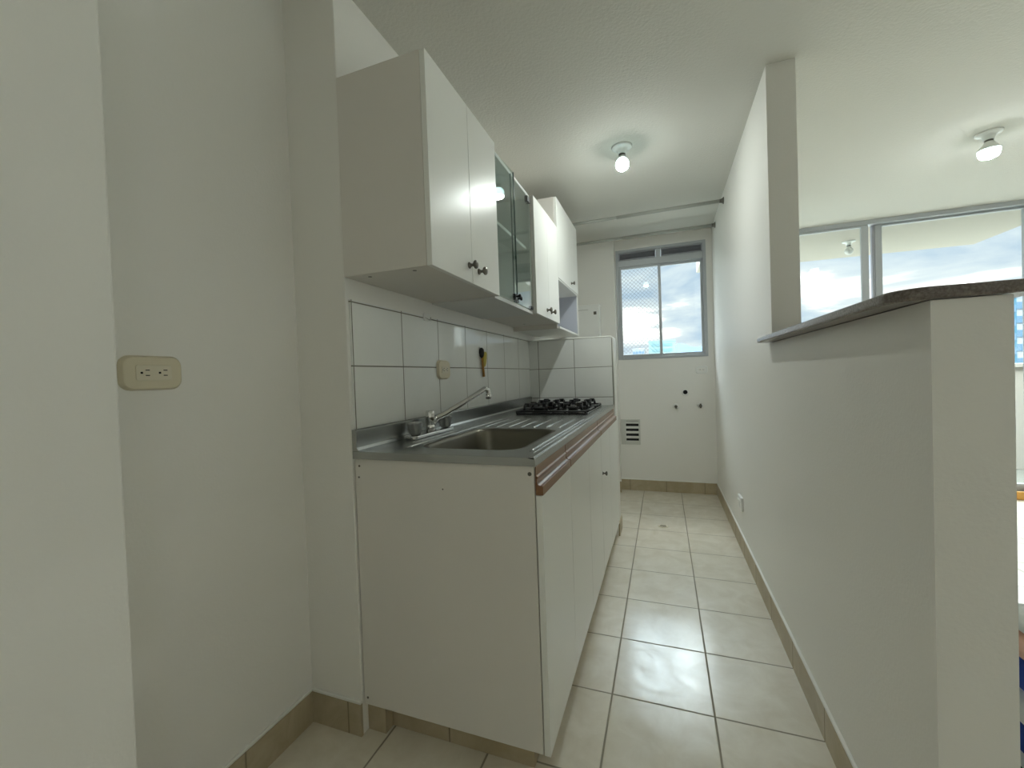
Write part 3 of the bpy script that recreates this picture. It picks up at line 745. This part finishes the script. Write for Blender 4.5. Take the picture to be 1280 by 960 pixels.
# things hanging on the tiles over the sink
u = thing('adhesive_hook', (XL+0.006, 1.482, 1.360), 'small clear hook with a bent wire stuck at the top edge of the tiles', 'hook')
MB().prism(rrect(1.458, 1.506, 1.344, 1.376, 0.012), 0, XL+0.0062, XL+0.0095).build('pad', M['wplastic'], u, bevel=0.001)
MB().tube([(XL+0.010, 1.470, 1.356), (XL+0.020, 1.472, 1.350), (XL+0.022, 1.485, 1.347), (XL+0.019, 1.498, 1.350), (XL+0.016, 1.500, 1.362)], 0.0016, 8).build('wire', M['chrome'], u)
u = thing('hanging_brush', (XL+0.012, 2.015, 1.20), 'little amber and yellow brush with a black tip hanging on the tiles over the sink', 'brush')
xb = XL+0.016
MB().lathe([(0.004, 0.0), (0.011, 0.010), (0.015, 0.028), (0.013, 0.045), (0.005, 0.054)], (xb, 2.000, 1.208), 'Z', 16).build('black_tip', M['black'], u)
MB().tube([(xb, 2.002, 1.212), (xb, 2.012, 1.175), (xb, 2.020, 1.110)], [0.005, 0.006, 0.007], 10).build('handle', M['amber'], u)
b = MB(); prof = [(2.020, 1.160), (2.034, 1.164), (2.050, 1.182), (2.058, 1.208), (2.060, 1.236), (2.048, 1.244), (2.032, 1.236), (2.024, 1.212)]
b.prism(prof, 0, xb-0.005, xb+0.005).build('bristle_pad', M['yellow'], u, bevel=0.002)
MB().tube([(XL+0.0062, 2.002, 1.262), (XL+0.018, 2.002, 1.258), (XL+0.018, 2.002, 1.252)], 0.003, 8).build('peg', M['wplastic'], u)

# floor drain
u = thing('floor_drain', (-0.03, 3.12, 0), 'small round drain cover set in the floor tiles of the laundry corner', 'drain')
MB().lathe([(0.032, 0.0), (0.032, 0.002), (0.028, 0.003), (0.004, 0.003)], (-0.03, 3.12, 0), 'Z', 28).build('cover', M['ivory'], u)
b = MB()
for k in range(-2, 3):
    w = math.sqrt(0.024**2-(k*0.009)**2); b.box(-0.03-w, -0.03+w, 3.12+k*0.009-0.0017, 3.12+k*0.009+0.0017, 0.0028, 0.0034)
b.build('slots', M['hole'], u)

# ------------------------------------------------------------------ textiles just behind the divider
def cushion(x0, x1, y0, y1, z0, z1, name, m, label, cat, group='folded textiles piled behind the divider', r=0.4):
    b = MB(); nx, ny = 14, 14; vs = []
    cz = (z0+z1)/2; hz = (z1-z0)/2
    for s in (1, -1):
        for j in range(ny+1):
            for i in range(nx+1):
                u_, v_ = i/nx*2-1, j/ny*2-1
                e = (max(0, 1-abs(u_)**6)*max(0, 1-abs(v_)**6))**r
                w = 1+0.04*math.sin(u_*7+z0*30)+0.04*math.cos(v_*6+z0*20)
                vs.append(((x0+x1)/2+(x1-x0)/2*u_, (y0+y1)/2+(y1-y0)/2*v_, cz+s*hz*e*min(w, 1.0)))
    fs = []; q = (nx+1)*(ny+1)
    for s in range(2):
        for j in range(ny):
            for i in range(nx):
                a = s*q+j*(nx+1)+i; fs.append((a, a+1, a+nx+2, a+nx+1))
    o = b.add(vs, fs, True).build(name, m)
    bm = bmesh.new(); bm.from_mesh(o.data); bmesh.ops.remove_doubles(bm, verts=bm.verts, dist=1e-5); bmesh.ops.recalc_face_normals(bm, faces=bm.faces); bm.to_mesh(o.data); bm.free()
    return tag(o, label, cat, group)
cr = thing('storage_crate', (0.98, 1.25, 0), 'very dark green crate on the floor behind the divider end', 'crate')
b = MB(); b.box(0.70, 1.30, 1.10, 1.40, 0, 0.015)
for a in ((0.70, 0.715, 1.10, 1.40), (1.285, 1.30, 1.10, 1.40), (0.715, 1.285, 1.10, 1.115), (0.715, 1.285, 1.385, 1.40)): b.box(*a, 0.015, 0.215)
b.build('crate_body', M['dgreen'], cr, bevel=0.004)
MB().box(0.69, 1.31, 1.09, 1.41, 0.215, 0.232).build('rim', M['dgreen'], cr, bevel=0.004)
Y0c, Y1c = 1.08, 1.36
cushion(0.68, 1.30, Y0c, Y1c, 0.2322, 0.275, 'folded_cloth', M['wcloth'], 'white folded cloth at the bottom of the pile on the dark crate', 'cloth', r=0.18)
cushion(0.665, 1.31, Y0c, Y1c, 0.2752, 0.335, 'folded_cloth', M['blue'], 'blue folded cloth sandwiched between two white ones in the pile', 'cloth', r=0.18)
cushion(0.66, 1.30, Y0c, Y1c, 0.3352, 0.405, 'folded_cloth', M['wcloth'], 'white folded cloth in the middle of the pile between blue ones', 'cloth', r=0.18)
cushion(0.66, 1.31, Y0c, Y1c, 0.4052, 0.475, 'folded_cloth', M['blue'], 'blue folded cloth near the top of the pile just under the peach one', 'cloth', r=0.18)
cushion(0.68, 1.30, Y0c+0.03, Y1c-0.02, 0.4752, 0.495, 'folded_cloth', M['pink'], 'thin peach coloured cloth lying near the top of the pile', 'cloth', r=0.18)
cushion(0.72, 1.28, Y0c+0.09, Y1c-0.01, 0.4952, 0.520, 'folded_cloth', M['wcloth'], 'topmost thin white folded cloth lying on the peach one', 'cloth', r=0.18)

# ------------------------------------------------------------------ the view outside
def ridge_line(pts, y, depth, m, name, label):
    b = MB(); n_ = len(pts); vs = []
    for x, z in pts: vs += [(x, y-depth, -45), (x, y-depth*0.4, (z-45)*0.5+0), (x, y, z), (x, y+depth, -45)]
    fs = []
    for i in range(n_-1):
        for k in range(3): fs.append((i*4+k, (i+1)*4+k, (i+1)*4+k+1, i*4+k+1))
    return struct(b.add(vs, fs, True).build(name, m), label)
def prof(x0, x1, base, peaks, step=25):
    out = []; x = x0
    while x <= x1:
        z = base+sum(h*math.exp(-((x-c)/w)**2) for c, h, w in peaks)+6*math.sin(x*0.013)+3*math.sin(x*0.051+1)
        out.append((x, z)); x += step
    return out
ridge_line(prof(-900, 2200, 88, [(90, 75, 80), (260, 65, 140), (560, 60, 200), (-500, 40, 150), (1200, 40, 250)]), 3000, 500, M['mtn'], 'mountain_ridge', 'hazy blue mountain ridge low in the kitchen window')
def building(x0, x1, y, d, z0, z1, body, band, rows, cols, label, name='building'):
    u = thing(name, ((x0+x1)/2, y, z0), label, 'building', 'distant city buildings')
    MB().box(x0, x1, y, y+d, z0, z1).build('facade', body, u)
    MB().box(x0-0.1, x1+0.1, y-0.1, y+d+0.1, z1, z1+0.8).build('roof_slab', body, u)
    hh = 3.0; k = 0; z = z1-2.2
    while k < rows:
        b = MB(); w = (x1-x0)/cols
        for c_ in range(cols): b.box(x0+w*c_+w*0.12, x0+w*(c_+1)-w*0.12, y-0.15, y, z-0.2, z+1.3)
        b.build('window_row', band, u); z -= hh; k += 1
    return u
building(-15.6, -9.4, 240, 10, -45, 13.6, M['wfac'], M['bwin'], 6, 4, 'white mid-rise with blue windows in the left kitchen window pane')
building(-7.2, 6.6, 243, 12, -45, 17.5, M['teal'], M['tealband'], 7, 1, 'pale teal banded building behind the kitchen window mullion')
building(-24, -17.5, 262, 14, -45, 11.5, M['wfac'], M['bwin'], 5, 3, 'low blue-grey block at the bottom left of the kitchen window')
building(69.3, 70.9, 120, 9, -45, 16.5, M['bglass'], M['bwin'], 8, 1, 'slim blue glass tower seen through the sliding door at the right edge')
building(71.15, 78.5, 121, 9, -45, 14.2, M['wfac'], M['bwin'], 9, 4, 'white apartment tower with small windows at the right edge')
